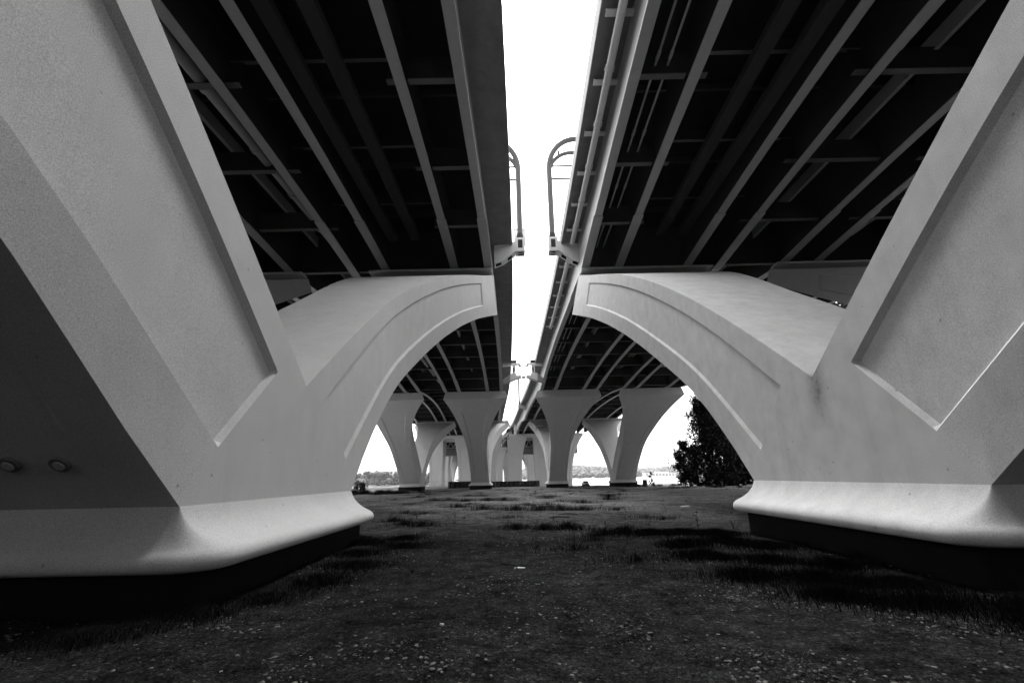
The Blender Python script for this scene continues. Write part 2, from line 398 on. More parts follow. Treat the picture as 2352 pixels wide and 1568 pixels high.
# drain pipe and its hangers on the right deck, conduits between its first two girders, sewer pipe under the left one
for y0, y1 in ((-12, 44.6), (47.2, 74)):
    p = MB(); ys = np.arange(y0, y1+.01, 2.0)
    p.tube([(edgeR(y)+1.02, y, ZD-.72) for y in ys], .24, 12)
    for y in np.arange(y0+2, y1, 4.6): p.tube([(edgeR(y)+1.02, y-.12, ZD-.72), (edgeR(y)+1.02, y+.12, ZD-.72)], .30, 12)
    pipe = p.build('drain_pipe', 'pipe', deckR, smooth=40)
    for y in np.arange(y0+3.4, y1, 4.6):
        x = edgeR(y)+1.02
        MB().box(x-.75, x+.85, y-.2, y+.2, ZD-.40, ZD-.30).box(x-.72, x-.66, y-.05, y+.05, ZD-.30, ZD-.02).box(x+.74, x+.80, y-.05, y+.05, ZD-.30, ZD-.02).box(x-.03, x+.03, y-.05, y+.05, ZD-.50, ZD-.40).build('pipe_hanger', 'pipe', deckR)
for off in (3.2, 3.9):
    c = MB(); ys = np.arange(-12, 170, 3.0); c.tube([(edgeR(y)+off, y, ZD-2.2) for y in ys], .07, 8)
    for y in np.arange(-10, 170, 6.0): c.tube([(edgeR(y)+off, y-.25, ZD-2.2), (edgeR(y)+off, y+.25, ZD-2.2)], .105, 8)
    c.build('conduit', 'steel', deckR, smooth=40)
p = MB(); ys = np.arange(-12, 170, 3.0); p.tube([(edgeL(y)-2.4-14.7, y, ZD-2.5) for y in ys], .34, 12)
for y in np.arange(-10, 170, 5.2): p.tube([(edgeL(y)-2.4-14.7, y-.15, ZD-2.5), (edgeL(y)-2.4-14.7, y+.15, ZD-2.5)], .42, 12)
p.build('sewer_pipe', 'steel', deckL, smooth=40)

# ------------------------------------------------------------------ sign gantries on brackets at the inner deck edges
def make_gantry(s, Y, label, sign=False):
    e = XC(Y)+s*HALF_GAP; X = lambda u: e+s*u     # u counts outwards from the deck edge into the deck
    t = thing('sign_gantry', (X(-.85), Y, 23.4), label, 'sign gantry', 'pipe gantries standing in the gap')
    body = [(2.0, 21.95), (1.0, 22.35), (-.30, 23.35), (-.30, 24.55), (2.0, 24.1)]
    poly = [(X(u), z) for u, z in body]
    MB().prism(poly, Y-.65, Y+.65).build('bracket', 'white_paint', t, bevel=.02)
    b = MB().box(min(X(-.31), X(-1.36)), max(X(-.31), X(-1.36)), Y-.66, Y+.66, 23.35, 25.0).build('post_box', 'white_paint', t, bevel=.02)
    x0, x1 = sorted((X(-.60), X(-1.10)))
    MB().box(x0, x1, Y-.668, Y-.60, 23.75, 24.75).build('opening', 'steel_dark', t)  # dark plates stand for the holes, their inner shade put into the colour
    for ya in (Y-.45, Y+.12): MB().box(x0, x1, ya, ya+.3, 23.342, 23.40).build('opening', 'black', t)
    for ua, ub in ((.55, .05), (1.85, 1.25)):
        za = 22.35+(1.0-(ua+ub)/2)*.77 if ua < 1 else 22.1
        xa, xb = sorted((X(ua), X(ub)))
        q = MB()
        if ua < 1: q.add([(X(ua), Y-.35, 22.35+(1-ua)*.769-.006), (X(ub), Y-.35, 22.35+(1-ub)*.769-.006), (X(ub), Y+.35, 22.35+(1-ub)*.769-.006), (X(ua), Y+.35, 22.35+(1-ua)*.769-.006)], [(0, 1, 2, 3)])
        else: q.add([(X(ua), Y-.35, 21.95+(2-ua)*.4-.006), (X(ub), Y-.35, 21.95+(2-ub)*.4-.006), (X(ub), Y+.35, 21.95+(2-ub)*.4-.006), (X(ua), Y+.35, 21.95+(2-ua)*.4-.006)], [(0, 1, 2, 3)])
        q.build('opening', 'black', t)
    far = W_DECK+.85
    def chord(r0, zt, rx, zs):
        pts = [(X(-.85), Y, z) for z in np.linspace(zs, zt-r0, 6)]
        pts += [(X(-.85+rx*(1-math.cos(a))), Y, zt-r0+r0*math.sin(a)) for a in np.linspace(0, math.pi/2, 12)[1:]]
        pts += [(X(far-rx*(1-math.cos(a))), Y, zt-r0+r0*math.sin(a)) for a in np.linspace(math.pi/2, 0, 12)]
        pts += [(X(far), Y, zs)]
        return pts
    m = MB(); m.tube(chord(4.0, 38.2, 3.2, 25.35), .33, 14)
    m.build('post_frame', 'gantry', t, smooth=40)
    m = MB(); m.tube(chord(2.9, 36.3, 2.6, 32.9), .24, 12); m.build('inner_chord', 'gantry', t, smooth=40)
    for u in (.35, 6, 12, 18, 24, 30): MB().tube([(X(u), Y, 35.6 if u < 1 else 36.3), (X(u), Y, 36.6 if u < 1 else 38.2)], .14, 8).build('strut', 'gantry', t, smooth=40)
    for z in (34.5, 32.8): MB().tube([(X(-.85), Y, z), (X(far), Y, z)], .12, 8).build('rail', 'gantry', t, smooth=40)
    fl = MB(); fl.tube([(X(-.85), Y, 25.0), (X(-.85), Y, 25.16)], .47, 16); fl.tube([(X(-.85), Y, 25.16), (X(-.85), Y, 26.0)], .44, 12, .29); fl.build('foot_flange', 'steel_dark', t, smooth=40)
    if sign:
        MB().box(X(-.2), X(-1.6), Y+3, Y+3.1, 26.0, 28.1).build('back_panel', 'white_paint', t)
        MB().tube([(X(-.85), Y, 27.0), (X(-.85), Y+3, 27.0)], .06, 8).build('panel_arm', 'gantry', t)
        for z in (25.96, 28.1): MB().box(X(-.2), X(-1.6), Y+2.95, Y+3.12, z, z+.07).build('panel_edge', 'steel_dark', t)
    return t
make_gantry(-1, 46, 'bent pipe sign gantry on the left deck edge near us', True)
make_gantry(1, 46, 'bent pipe sign gantry on the right deck edge near us, wider bend visible')

# lower lamp posts seen beyond, standing on white brackets
def make_platform(s, Y, label):
    e = XC(Y)+s*HALF_GAP; X = lambda u: e+s*(u-.62)
    t = thing('post_bracket', (X(-.2), Y, 19.8), label, 'bracket', 'white post brackets hung over the gap')
    def pr(name, pts, y0, y1, m, bev=.02): return MB().prism([(X(u), z) for u, z in pts], y0, y1).build(name, m, t, bevel=bev)
    pr('arm_beam', [(2.6, 23.55), (-1.35, 23.75), (-1.35, 24.25), (2.6, 24.12)], Y-.35, Y+.35, 'white_paint')
    pr('side_box', [(1.0, 20.0), (-.45, 20.6), (-.45, 21.75), (1.0, 21.75)], Y-.9, Y+.9, 'white_paint')
    pr('end_box', [(-.46, 20.55), (-1.5, 20.85), (-1.5, 21.3), (-.46, 21.3)], Y-.8, Y+.8, 'white_paint')
    pr('back_strut', [(1.01, 19.98), (2.6, 19.6), (2.6, 20.5), (1.01, 21.6)], Y-.6, Y+.6, 'steel')
    # web plate with its pointed oval hole
    y0, y1 = Y-.25, Y+.25; seg = 16; inner = []; outer = []
    for k in range(seg):
        a = 2*math.pi*k/seg; inner.append((.12-.19*math.cos(a)*(1-.25*abs(math.sin(a))), 22.72+.85*math.sin(a)))
        sx = max(-1, min(1, math.cos(a)*1.45)); sz = max(-1, min(1, math.sin(a)*1.45)); outer.append((.12-.36*sx, 22.68+.93*sz))
    mb = MB(); ring = lambda pts, y: [(X(u), y, z) for u, z in pts]
    vs = ring(inner, y0)+ring(outer, y0)+ring(outer, y1)+ring(inner, y1); fs = []
    for blk in range(4):
        for k in range(seg): fs.append((blk*seg+k, blk*seg+(k+1) % seg, ((blk+1) % 4)*seg+(k+1) % seg, ((blk+1) % 4)*seg+k))
    mb.add(vs, fs); mb.build('web_plate', 'white_paint', t)
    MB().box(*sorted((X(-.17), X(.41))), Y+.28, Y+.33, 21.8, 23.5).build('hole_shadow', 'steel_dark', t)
    MB().tube([(X(-1.1), Y, 21.3), (X(-1.1), Y, 23.7)], .07, 8).build('thin_rod', 'steel', t)
    MB().box(*sorted((X(-.95), X(-1.5))), Y-.3, Y+.3, 23.5, 23.72).box(*sorted((X(-1.45), X(-1.75))), Y-.15, Y+.15, 23.3, 23.6).build('clamp', 'black', t)
    MB().box(*sorted((X(.7), X(-.5))), Y-.4, Y+.4, 24.28, 24.85).build('junction_box', 'steel_dark', t)
    if s > 0: MB().tube([(X(-.25), Y, 24.85), (X(-.25), Y, 25.2)], .05, 8).tube([(X(-.25), Y, 25.2), (X(-.25), Y, 25.42)], .13, 8).build('beacon', 'black', t)
    return t
make_platform(-1, 101, 'white steel post bracket on the left deck edge midway down the gap')
make_platform(1, 101, 'white steel post bracket on the right deck edge with a small beacon')
MB_link = MB().box(XC(101)-.45, XC(101)+.45, 100.7, 101.3, 20.75, 21.15)
tag(MB_link.build('link_joint', 'steel_dark'), 'small dark joint joining the two white brackets across the gap', 'joint')
# third gantry post at Y = 163 on the right deck
def make_lamp_post():
    Y = 163; e = XC(Y)+HALF_GAP; X = lambda u: e+u
    t = thing('lamp_post', (X(-.6), Y, 22.9), 'plain grey lamp post rising between the decks beyond the white brackets', 'lamp post')
    MB().tube([(X(-.6), Y, 24.0), (X(-.6), Y, 34.5)], .36, 12, .3).build('post', 'gantry', t, smooth=40)
    MB().prism([(X(1.9), 22.1), (X(.2), 22.6), (X(-1.1), 23.2), (X(-1.1), 24.1), (X(1.9), 24.1)], Y-.5, Y+.5).build('bracket', 'steel', t)
    MB().tube([(X(-.6), Y, 29), (X(2.6), Y, 29)], .07, 6).tube([(X(-.6), Y, 28.2), (X(2.6), Y, 28.2)], .07, 6).build('crossbar', 'steel', t)
    MB().tube([(X(2.2), Y, 25.5), (X(2.2), Y, 33)], .12, 8).build('thin_mast', 'steel', t)
make_lamp_post()

# ------------------------------------------------------------------ bascule piers in the river and the opening span between them
def make_bascule(Y, x_off, legs, cap, label, depth=9):
    t = thing('river_pier', (x_off, Y, WZ), label, 'pier', 'wide piers standing in the river')
    for (a0, a1, b0, b1) in legs:            # foot x range, head x range
        mb = MB(); rings = []
        for z in np.linspace(WZ-1, 17.62, 16):
            u = max(0, (z+2)/19.6)**2.2
            xa, xb = x_off+a0+(b0-a0)*u, x_off+a1+(b1-a1)*u; dd = depth/2*(1+.25*u)
            g = .22; w_ = (xb-xa)
            f = [xa, xa+w_*.17, xa+w_*.19, xb-w_*.19, xb-w_*.17, xb]; rec = [0, 0, .18, .18, 0, 0] if z < 14 else [0]*6
            rings.append([(x, Y-dd+r_, z) for x, r_ in zip(f, rec)]+[(xb, Y+dd, z), (xa, Y+dd, z)])
        mb.sweep(rings); mb.build('leg', 'concrete', t, smooth=25)
    MB().box(x_off+cap[0], x_off+cap[1], Y-depth*.66, Y+depth*.66, 17.62, 19.1).build('cap_beam', 'concrete', t, bevel=.05)
    MB().box(x_off+cap[0]+3, x_off+cap[1]-3, Y-depth*.3, Y+depth*.3, 16.5, 17.61).build('cap_haunch', 'concrete', t)
    MB().box(x_off+cap[0]+1, x_off+cap[1]-1, Y-depth*.9, Y+depth*.9, WZ-1, WZ+2.2).build('footing', 'concrete', t)
    for gx in np.linspace(cap[0]+2, cap[1]-2, 8): MB().box(x_off+gx-.35, x_off+gx+.35, Y-4.2, Y-3.4, 19.1, 19.42).build('bearing', 'steel_dark', t)
    return t
LL = [(-40.2, -34.2, -42.6, -33.8), (-26.6, -18.6, -28.6, -17.5), (-14.5, -8.6, -15.6, -5.6)]
RL = [(-3.0, 3.0, -3.4, 6.2), (9.6, 16.5, 9.0, 17.5), (20.6, 27.0, 20.0, 32.6)]
make_bascule(230.5, 0, LL, (-43, -5.3), 'left river pier of three tall legs under one cap beam')
make_bascule(230.5, 0, RL, (-2.2, 33), 'right river pier of three tall legs under one cap beam')
make_bascule(334, -11.5, LL, (-43, -5.3), 'farther left river pier seen between the nearer legs')
make_bascule(334, -11.5, RL, (-2.2, 33), 'farther right river pier seen between the nearer legs')
def make_bascule_span(s, label):
    t = thing('drawbridge_span', (XC(280)+s*20, 280, 14), label, 'drawbridge', 'opening spans between the river piers')
    x0, x1 = sorted((XC(240)+s*3.5, XC(240)+s*36))
    MB().box(x0, x1, 239, 245, 10.3, 13.4).build('counterweight', 'deck', t)
    tr = MB(); n = 12; zt, zb = 17.0, 13.9
    for k in range(n):
        xa = x0+(x1-x0)*k/n; xb = x0+(x1-x0)*(k+1)/n; xm = (xa+xb)/2
        for a, b in (((xa, 238, zt), (xm, 238, zb)), ((xm, 238, zb), (xb, 238, zt))): tr.tube([a, b], .22, 6)
    tr.tube([(x0, 238, zt), (x1, 238, zt)], .3, 6); tr.tube([(x0, 238, zb), (x1, 238, zb)], .3, 6)
    tr.build('truss', 'steel', t)
    MB().box(x0, x1, 246.5, 247, 13.6, 22.5).build('back_plate', 'soffit', t)
    ys = np.arange(246, 322, 8.0)
    g = MB()
    for off in (4, 14, 24, 33): g.rect_sweep(ys, lambda y: XC(y)+s*off, 1.0, lambda y: 21.0-2.6*abs((y-283)/38)**2, ZD-.02)
    g.build('leaf_girder', 'steel_dark', t)
make_bascule_span(-1, 'left opening span with cross braced truss behind the river pier')
make_bascule_span(1, 'right opening span with cross braced truss behind the river pier')
for s, x in ((-1, -35), (-1, -55), (1, -9), (1, 11)):
    make_pier(424, x+(-3 if s < 0 else 3), x+(-3 if s < 0 else 3), 3.2, 7.2, 11, True,
      {-35: 'far pier of the left bridge standing in the river beside the gap', -55: 'far outer pier of the left bridge standing in the river', -9: 'far pier of the right bridge standing in the river beside the gap', 11: 'far outer pier of the right bridge standing in the river'}[x], dn=2.5)
# signal cluster in the gap before the river pier
t = thing('signal_cluster', (XC(222)-.6, 221, 16.4), 'tangle of dark signal lamps in the gap above the river piers', 'signals')
x = XC(222)-.5
MB().box(x-.9, x+1.1, 220.8, 221.2, 16.6, 16.9).tube([(x, 221, 16.6), (x+.2, 221, 22.0)], .16, 8).tube([(x-.5, 221, 16.8), (x+.9, 221, 21.6)], .3, 8).tube([(x-1.8, 221, 20.3), (x+.2, 221, 20.3)], .13, 8).build('frame', 'black', t)
for dx, z in ((-.8, 17.6), (.1, 18.4), (.5, 19.0), (-1.2, 18.6), (-.3, 17.9)):
    MB().tube([(x+dx, 220.4, z), (x+dx, 220.8, z)], .32, 12).build('lamp_head', 'white_paint', t, smooth=40)
for sx in (-1, 1):
    px = XC(227)+sx*4.6
    p_ = MB(); p_.tube([(px, 227, 19.1), (px, 227, 21.6)], 1.3, 14); p_.tube([(px, 227, 21.6), (px, 227, 22.0)], 1.55, 14); p_.tube([(px, 227, 22.0), (px, 227, 23.9)], 1.1, 14)
    tag(p_.build('pier_post', 'concrete', None, smooth=40), 'stubby pale concrete post on the %s river pier cap beside the gap' % ('left' if sx < 0 else 'right'), 'post')
for (x, y, z, lab) in ((8.9, 163, 16.3, 'small railed work platform on the second right pier arm, upper of two'), (13.2, 160, 14.3, 'small railed work platform on the second right pier arm, lower of two')):
    t = thing('work_platform', (x, y, z), lab, 'platform', 'railed work platforms on the pier arm')
    MB().box(x-1.4, x+1.4, y-.7, y+.7, z, z+.3).build('floor_plate', 'steel', t)
    r_ = MB()
    for dx in (-1.35, 0, 1.35): r_.tube([(x+dx, y-.65, z+.3), (x+dx, y-.65, z+1.4)], .06, 6)
    for dz in (.8, 1.4): r_.tube([(x-1.4, y-.65, z+dz), (x+1.4, y-.65, z+dz)], .06, 6)
    r_.build('railing', 'steel', t)
    l_ = MB()
    for dx in (-1.1, 1.1): l_.box(x+dx-.08, x+dx+.08, y+.3, y+.46, z-1.2, z)
    l_.build('support_leg', 'steel_dark', t)

# ------------------------------------------------------------------ ground, water, far shore
GY = [-400, -78, -26, 0, 20, 135, 162, 178, 200]; GZ = [21.5, 21.5, -1.7, -1.75, -1.80, -3.5, -3.55, -16, -18]  # high ground behind the camera is unseen, added to cut light from the back
def gz(y): return float(np.interp(y, GY, GZ))
def bank(x, y):  # unseen side banks, added to block sky light from both sides
    a = np.clip((abs(x-2)-44)/30, 0, 1); b = np.clip((100-y)/32, 0, 1); return 23*a*a*(3-2*a)*b*b*(3-2*b)
def gnoise(x, y): return .05*math.sin(x*.9+1.3*math.sin(y*.5))*math.sin(y*.7+x*.2)+.025*math.sin(x*2.3+y*1.7)
mb = MB(); xs = np.concatenate([[-900, -500, -250, -120, -85, -75, -68, -60, -52, -45], np.arange(-40, 41, 1.0), [46, 52, 60, 68, 76, 85, 120, 250, 500, 900]])
ysg = np.concatenate([[-400, -150, -78, -60, -45, -26, -15], np.arange(-5, 40, .8), np.arange(40, 176, 3.0), [185, 200]])
for y in ysg:
    for x in xs: mb.v.append((x, y, max(gz(y), -1.75+bank(x, y)) if abs(x-2) > 44 and y < 100 else gz(y)+(gnoise(x, y) if y < 165 and abs(x) < 50 else 0)))
nx = len(xs)
for j in range(len(ysg)-1):
    for i in range(nx-1): mb.f.append((j*nx+i, j*nx+i+1, (j+1)*nx+i+1, (j+1)*nx+i))
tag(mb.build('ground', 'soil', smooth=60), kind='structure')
mb = MB(); mb.add([(-3500, 168, WZ), (3500, 168, WZ), (3500, 4200, WZ), (-3500, 4200, WZ)], [(0, 1, 2, 3)])
tag(mb.build('river_water', 'water'), kind='structure')
def ridge(name, x0, x1, y0, depth, hfun, n=60):
    mb = MB(); xs = np.linspace(x0, x1, n)
    prof = [(0, WZ-.5), (.05, WZ+1.5), (.3, .25), (.6, .7), (1.0, 1.0), (1.6, .6)]
    for x in xs:
        h = hfun(x)
        for k, (d, q) in enumerate(prof): mb.v.append((x, y0+d*depth, q if k < 2 else WZ+2+(h-WZ-2)*q))
    m = len(prof)
    for i in range(n-1):
        for k in range(m-1): mb.f.append((i*m+k, (i+1)*m+k, (i+1)*m+k+1, i*m+k+1))
    return tag(mb.build(name, 'hill', smooth=60), kind='structure')
hR = lambda x: 12+13*math.sin(x*.0035+.5)**2+8*math.sin(x*.0085)
hL = lambda x: -8+3*math.sin(x*.015)**2
ridge('far_hills', -500, 3000, 1500, 1000, hR, 90)
ridge('near_shore_bank', -1300, -130, 900, 200, hL, 60)
def blob_wood(name, n, place, size, seed):
    rg = random.Random(seed); mb = MB()
    base = bmesh.new(); bmesh.ops.create_icosphere(base, subdivisions=2, radius=1); bv = [v.co.copy() for v in base.verts]; bf = [tuple(v.index for v in f.verts) for f in base.faces]; base.free()
    for _ in range(n):
        x, y, z = place(rg); r = size*rg.uniform(.6, 1.25); ph = rg.uniform(0, 9)
        vs = []
        for v in bv:
            d = 1+.16*math.sin(v.x*5+ph)*math.sin(v.y*4+ph*2)+.13*math.sin(v.z*7+v.x*6+ph)+rg.uniform(-.1, .1)
            vs.append((x+v.x*r*d, y+v.y*r*d, z+v.z*r*.95*d))
        mb.add(vs, bf)
    return tag(mb.build(name, 'wood_far'), kind='stuff')
def placeR(rg):
    x = rg.uniform(0, 2400); d = rg.uniform(.08, 1.0); h = hR(x); q = float(np.interp(d, [.05, .3, .6, 1.0], [0, .25, .7, 1.0]))
    return x, 1500+1000*d, WZ+2+(h-WZ-2)*q+5
blob_wood('distant_woods', 3000, placeR, 12.0, 3)
def placeL(rg):
    x = rg.uniform(-720, -150); d = rg.uniform(.06, .8); return x, 900+200*d, rg.uniform(-11, 8.0+4.0*math.sin(x*.04))
blob_wood('shore_woods', 1500, placeL, 4.8, 5)

t = thing('office_building', (430, 1495, WZ), 'long pale office block on the far shore beside the dark tree', 'building')
MB().box(404, 520, 1495, 1520, WZ, -2).build('wall', 'wall_white', t)
MB().box(396, 500, 1488, 1494.9, WZ, WZ+5).build('podium', 'wall_white', t)
MB().box(402, 522, 1494, 1522, -2, -.4).build('roof', 'wall_white', t)
MB().box(440, 480, 1500, 1515, -.4, 2.6).build('roof_plant', 'wall_white', t)
for z in (-9.0, -5.2):
    for k in range(11):
        xa = 408+k*10.1; MB().box(xa, xa+7, 1494.7, 1495.3, z, z+2.6).build('window', 'window', t)

# ------------------------------------------------------------------ riverside: sheet piling, fences, car, cabinet
def sheet_wall(x0, x1, Y, z0, z1, label):
    mb = MB(); P = []; x = x0; k = 0
    while x < x1:
        P += [(x, Y if k % 2 else Y-1.0), (x+.45, Y if k % 2 else Y-1.0)]; x += .7; k += 1
    rings = [[(px, py, z0), (px, py, z1), (px, py+.14, z1), (px, py+.14, z0)] for px, py in P]
    mb.sweep(rings)
    t = thing('sheet_pile_wall', ((x0+x1)/2, Y, z0), label, 'sheet piling', 'dark corrugated quay walls')
    mb.build('corrugated_sheet', 'pile', t)
    MB().box(x0-.1, x1+.1, Y-1.25, Y-1.05, z0, z0+.5).build('wale', 'pile', t)
sheet_wall(-22.0, -14.2, 160, -5, -1.45, 'short dark corrugated quay wall left of the second left pier')
sheet_wall(-12.6, 8.2, 160, -5, -1.7, 'long dark corrugated quay wall between the second row piers')
def fence(x0, x1, Y, z0, h, label, step=3.2):
    t = thing('chain_link_fence', ((x0+x1)/2, Y, z0), label, 'fence', 'wire fences along the river bank')
    for x in np.arange(x0, x1+.1, step): MB().tube([(x, Y, z0), (x, Y, z0+h)], .05, 6).build('post', 'wire', t)
    MB().tube([(x0, Y, z0+h), (x1, Y, z0+h)], .035, 6).build('top_rail', 'wire', t)
    mb = MB(); st = .32
    for k in np.arange(x0-h, x1, st):
        for sg in (1, -1):
            a, b = (k, k+h) if sg > 0 else (k+h, k)
            za, zb_ = 0, h
            if min(a, b) < x0 or max(a, b) > x1: continue
            mb.add([(a-.008, Y, z0), (a+.008, Y, z0), (b+.008, Y, z0+h), (b-.008, Y, z0+h)], [(0, 1, 2, 3)])
    mb.build('wire_mesh', 'wire', t)
fence(-44, -22.5, 161, -3.6, 2.3, 'wire fence on the bank between the left piers', 4.3)
fence(15.8, 31.5, 161, -3.6, 2.0, 'wire fence on the bank behind the parked car', 5.2)
tag(MB().box(-62, -22.3, 163.2, 163.6, -4.2, -2.9).build('low_bank_wall', 'concrete'), 'low pale concrete wall along the bank left of the sheet piling', 'low wall')

def make_car(x, y, z):
    t = thing('parked_car', (x, y, z), 'dark compact car with pale bonnet parked before the wire fence', 'car')
    def loft(prof, hw, name, m, b=.06):
        mb = MB(); rings = []
        for u in np.linspace(-1, 1, 9):
            k = 1-.10*abs(u)**3
            rings.append([(x+u*hw, y+py*k, z+.0+(pz if pz < .5 else .5+(pz-.5)*(1-.06*abs(u)**3))) for py, pz in prof])
        mb.sweep(rings); return mb.build(name, m, t, smooth=35, bevel=b)
    loft([(-2.15, .35), (-2.2, .6), (-2.1, .82), (-1.2, 1.0), (1.9, 1.05), (2.15, .9), (2.15, .4), (1.7, .25), (-1.8, .25)], .92, 'body', 'car')
    loft([(-1.15, .99), (-.45, 1.50), (.2, 1.60), (1.4, 1.55), (1.95, 1.04)], .74, 'cabin', 'glass', 0)
    MB().box(x-.62, x+.62, y-.42, y+1.35, z+1.56, z+1.63).build('roof', 'car_light', t, bevel=.03)
    bn = MB(); bn.add([(x-.78, y-2.05, z+.87), (x+.78, y-2.05, z+.87), (x+.74, y-1.2, z+1.02), (x-.74, y-1.2, z+1.02), (x-.78, y-2.05, z+.80), (x+.78, y-2.05, z+.80), (x+.74, y-1.2, z+.95), (x-.74, y-1.2, z+.95)], [(0, 1, 2, 3), (7, 6, 5, 4), (0, 4, 5, 1), (1, 5, 6, 2), (2, 6, 7, 3), (3, 7, 4, 0)])
    bn.build('bonnet', 'car_light', t)
    for sx in (-1, 1):
        MB().box(x+sx*.62-.2, x+sx*.62+.2, y-2.23, y-2.1, z+.62, z+.80).build('headlight', 'car_light', t, bevel=.02)
        MB().box(x+sx*.98-.09, x+sx*.98+.09, y-.95, y-.8, z+1.0, z+1.14).build('mirror', 'car', t, bevel=.02)
    MB().box(x-.4, x+.4, y-2.24, y-2.12, z+.45, z+.6).build('grille', 'black', t)
    for sx in (-1, 1):
        for wy in (-1.35, 1.35):
            o = MB(); o.tube([(x+sx*.72, y+wy, z+.33), (x+sx*.94, y+wy, z+.33)], .33, 20); wh = o.build('wheel', 'tyre', t, smooth=40)
make_car(20.9, 143, gz(143)+.0)
t = thing('utility_cabinet', (32.8, 122, gz(122)), 'dark upright utility cabinet on the grass right of the farthest pier', 'cabinet')
MB().box(32.3, 33.3, 121.6, 122.4, gz(122)-.1, gz(122)+1.6).build('cabinet_body', 'steel_dark', t, bevel=.04)
MB().box(32.25, 33.35, 121.55, 122.45, gz(122)+1.6, gz(122)+1.68).build('lid', 'steel_dark', t)
MB().box(32.38, 33.22, 121.56, 121.6, gz(122)+.1, gz(122)+1.5).build('door', 'steel_dark', t)
# white boat shapes added to stand for bright specks of light on the river
for k, (x, y, lab) in enumerate(((-62, 455, 'small white boat added for a light speck, leftmost beyond the river piers'), (-46, 452, 'small white boat added for a light speck, second beyond the river piers'), (-24, 440, 'small white boat added for a light speck, seen through the right river pier legs'), (425, 900, 'white boat added for a light speck by the far shore nearest the dark tree'), (345, 905, 'white boat added for a light speck by the far shore right of the farthest pier'), (318, 910, 'white boat added for a light speck close to the farthest right pier'))):
    t = thing('speck_boat', (x, y, WZ), lab, 'boat', 'white boats added for light specks')
    mb = MB(); L_ = 7.0
    rings = [[(x-L_+2*L_*u, y-(2.2*math.sin(math.pi*min(1, .12+u*.88))**.6+.05), WZ+1.6+.4*u), (x-L_+2*L_*u, y+(2.2*math.sin(math.pi*min(1, .12+u*.88))**.6+.05), WZ+1.6+.4*u), (x-L_+2*L_*u, y, WZ-.1+.6*u*u)] for u in np.linspace(0, 1, 9)]
    mb.sweep(rings); mb.build('hull', 'white_paint', t, smooth=40)
    MB().box(x-3.4, x+2.2, y-1.4, y+1.4, WZ+1.7, WZ+4.2).build('cabin', 'white_paint', t, bevel=.15)

# ------------------------------------------------------------------ trees
def make_tree(x, y, h, spread, label, nleaf, seed, name='tree', shape=None, lean=0.0, leaf=.42, group=None, base=.0, hmin=.10):
    rg = random.Random(seed); z0 = gz(y)
    t = thing(name, (x, y, z0), label, 'tree' if h > 5 else 'bush', group)
    tr = MB(); tr.tube([(x, y, z0-.2), (x+lean*.3, y, z0+h*.3), (x+lean*.7, y, z0+h*.6), (x+lean, y, z0+h*.92)], .028*h, 8, .006*h)
    clumps = []
    nb = max(6, int(h*2.2))
    for k in range(nb):
        u = hmin+(1-hmin)*(k+.5)/nb; a = k*2.4+rg.uniform(-.4, .4); rad = spread*shape(u)*rg.uniform(.55, 1.08)
        p0 = Vector((x+lean*u, y, z0+h*max(.05, u-.12))); p1 = Vector((x+lean*u+math.cos(a)*rad, y+math.sin(a)*rad, z0+h*u+rg.uniform(-.3, .5)))
        tr.tube([p0, p0.lerp(p1, .5)+Vector((0, 0, .2)), p1], .006*h, 5, .0015*h)
        for q in range(3):
            w_ = rg.uniform(.35, 1.05); clumps.append((p0.lerp(p1, w_), spread*rg.uniform(.16, .34)*(.6+.5*shape(u))))
    tr.build('trunk', 'bark', t, smooth=50)
    mb = MB()
    for k in range(nleaf):
        c, r = clumps[rg.randrange(len(clumps))]
        d = Vector((rg.gauss(0, 1), rg.gauss(0, 1), rg.gauss(0, .8))).normalized()*r*rg.random()**.4*1.15
        p = c+d
        if p.z < z0+.05: p.z = z0+rg.uniform(.05, .6)
        a = Vector((rg.gauss(0, 1), rg.gauss(0, 1), rg.gauss(0, 1))).normalized(); b = a.cross(Vector((rg.gauss(0, 1), rg.gauss(0, 1), rg.gauss(0, 1)))).normalized()
        s = leaf*rg.uniform(.6, 1.3)
        mb.add([p-a*s*.5, p+b*s*.32, p+a*s*.6, p-b*s*.32], [(0, 1, 2, 3)])
    mb.build('crown', 'leaf', t)
    return t
cone = lambda u: (1-u)**.55*.95+.10
roundc = lambda u: math.sin(math.pi*min(1, .12+.88*u))**.6
G = 'trees at the edge of the grass on the right'
make_tree(49, 112, 20.5, 8.2, 'tallest dark tree beside the near right pier arm', 34000, 21, 'broadleaf_tree', cone, -3.2, .46, G)
make_tree(56, 108, 15.5, 8.5, 'dark spreading tree behind the near right pier arm', 26000, 22, 'broadleaf_tree', roundc, 0, .46, G, hmin=.04)
make_tree(41.0, 113, 10.5, 4.2, 'smaller loose leafed tree at the left side of the dark trees', 7000, 23, 'broadleaf_tree', roundc, -.8, .42, G, hmin=.12)
make_tree(40.5, 111, 3.4, 2.4, 'low leafy bush at the foot of the dark trees', 1500, 24, 'bush', roundc, 0, .4)
make_tree(46, 108, 4.4, 5.5, 'wide dark bush beneath the tall trees', 6000, 27, 'bush', roundc, 0, .45, hmin=.02)
make_tree(57, 104, 4.4, 5.5, 'wide dark bush beside the near right pier foot', 6000, 28, 'bush', roundc, 0, .45, hmin=.02)
make_tree(61, 80, 39, 10.0, 'tall dark tree added on the bank to fill a bright gap under the right deck edge', 12000, 31, 'broadleaf_tree', roundc, 0, .6, G, hmin=.2)  # added tree, covers a bright patch of sky beyond the outer pier
make_tree(34.3, 122, 3.5, .9, 'thin young sapling beside the dark utility cabinet', 160, 25, 'sapling', roundc, .3, .42)
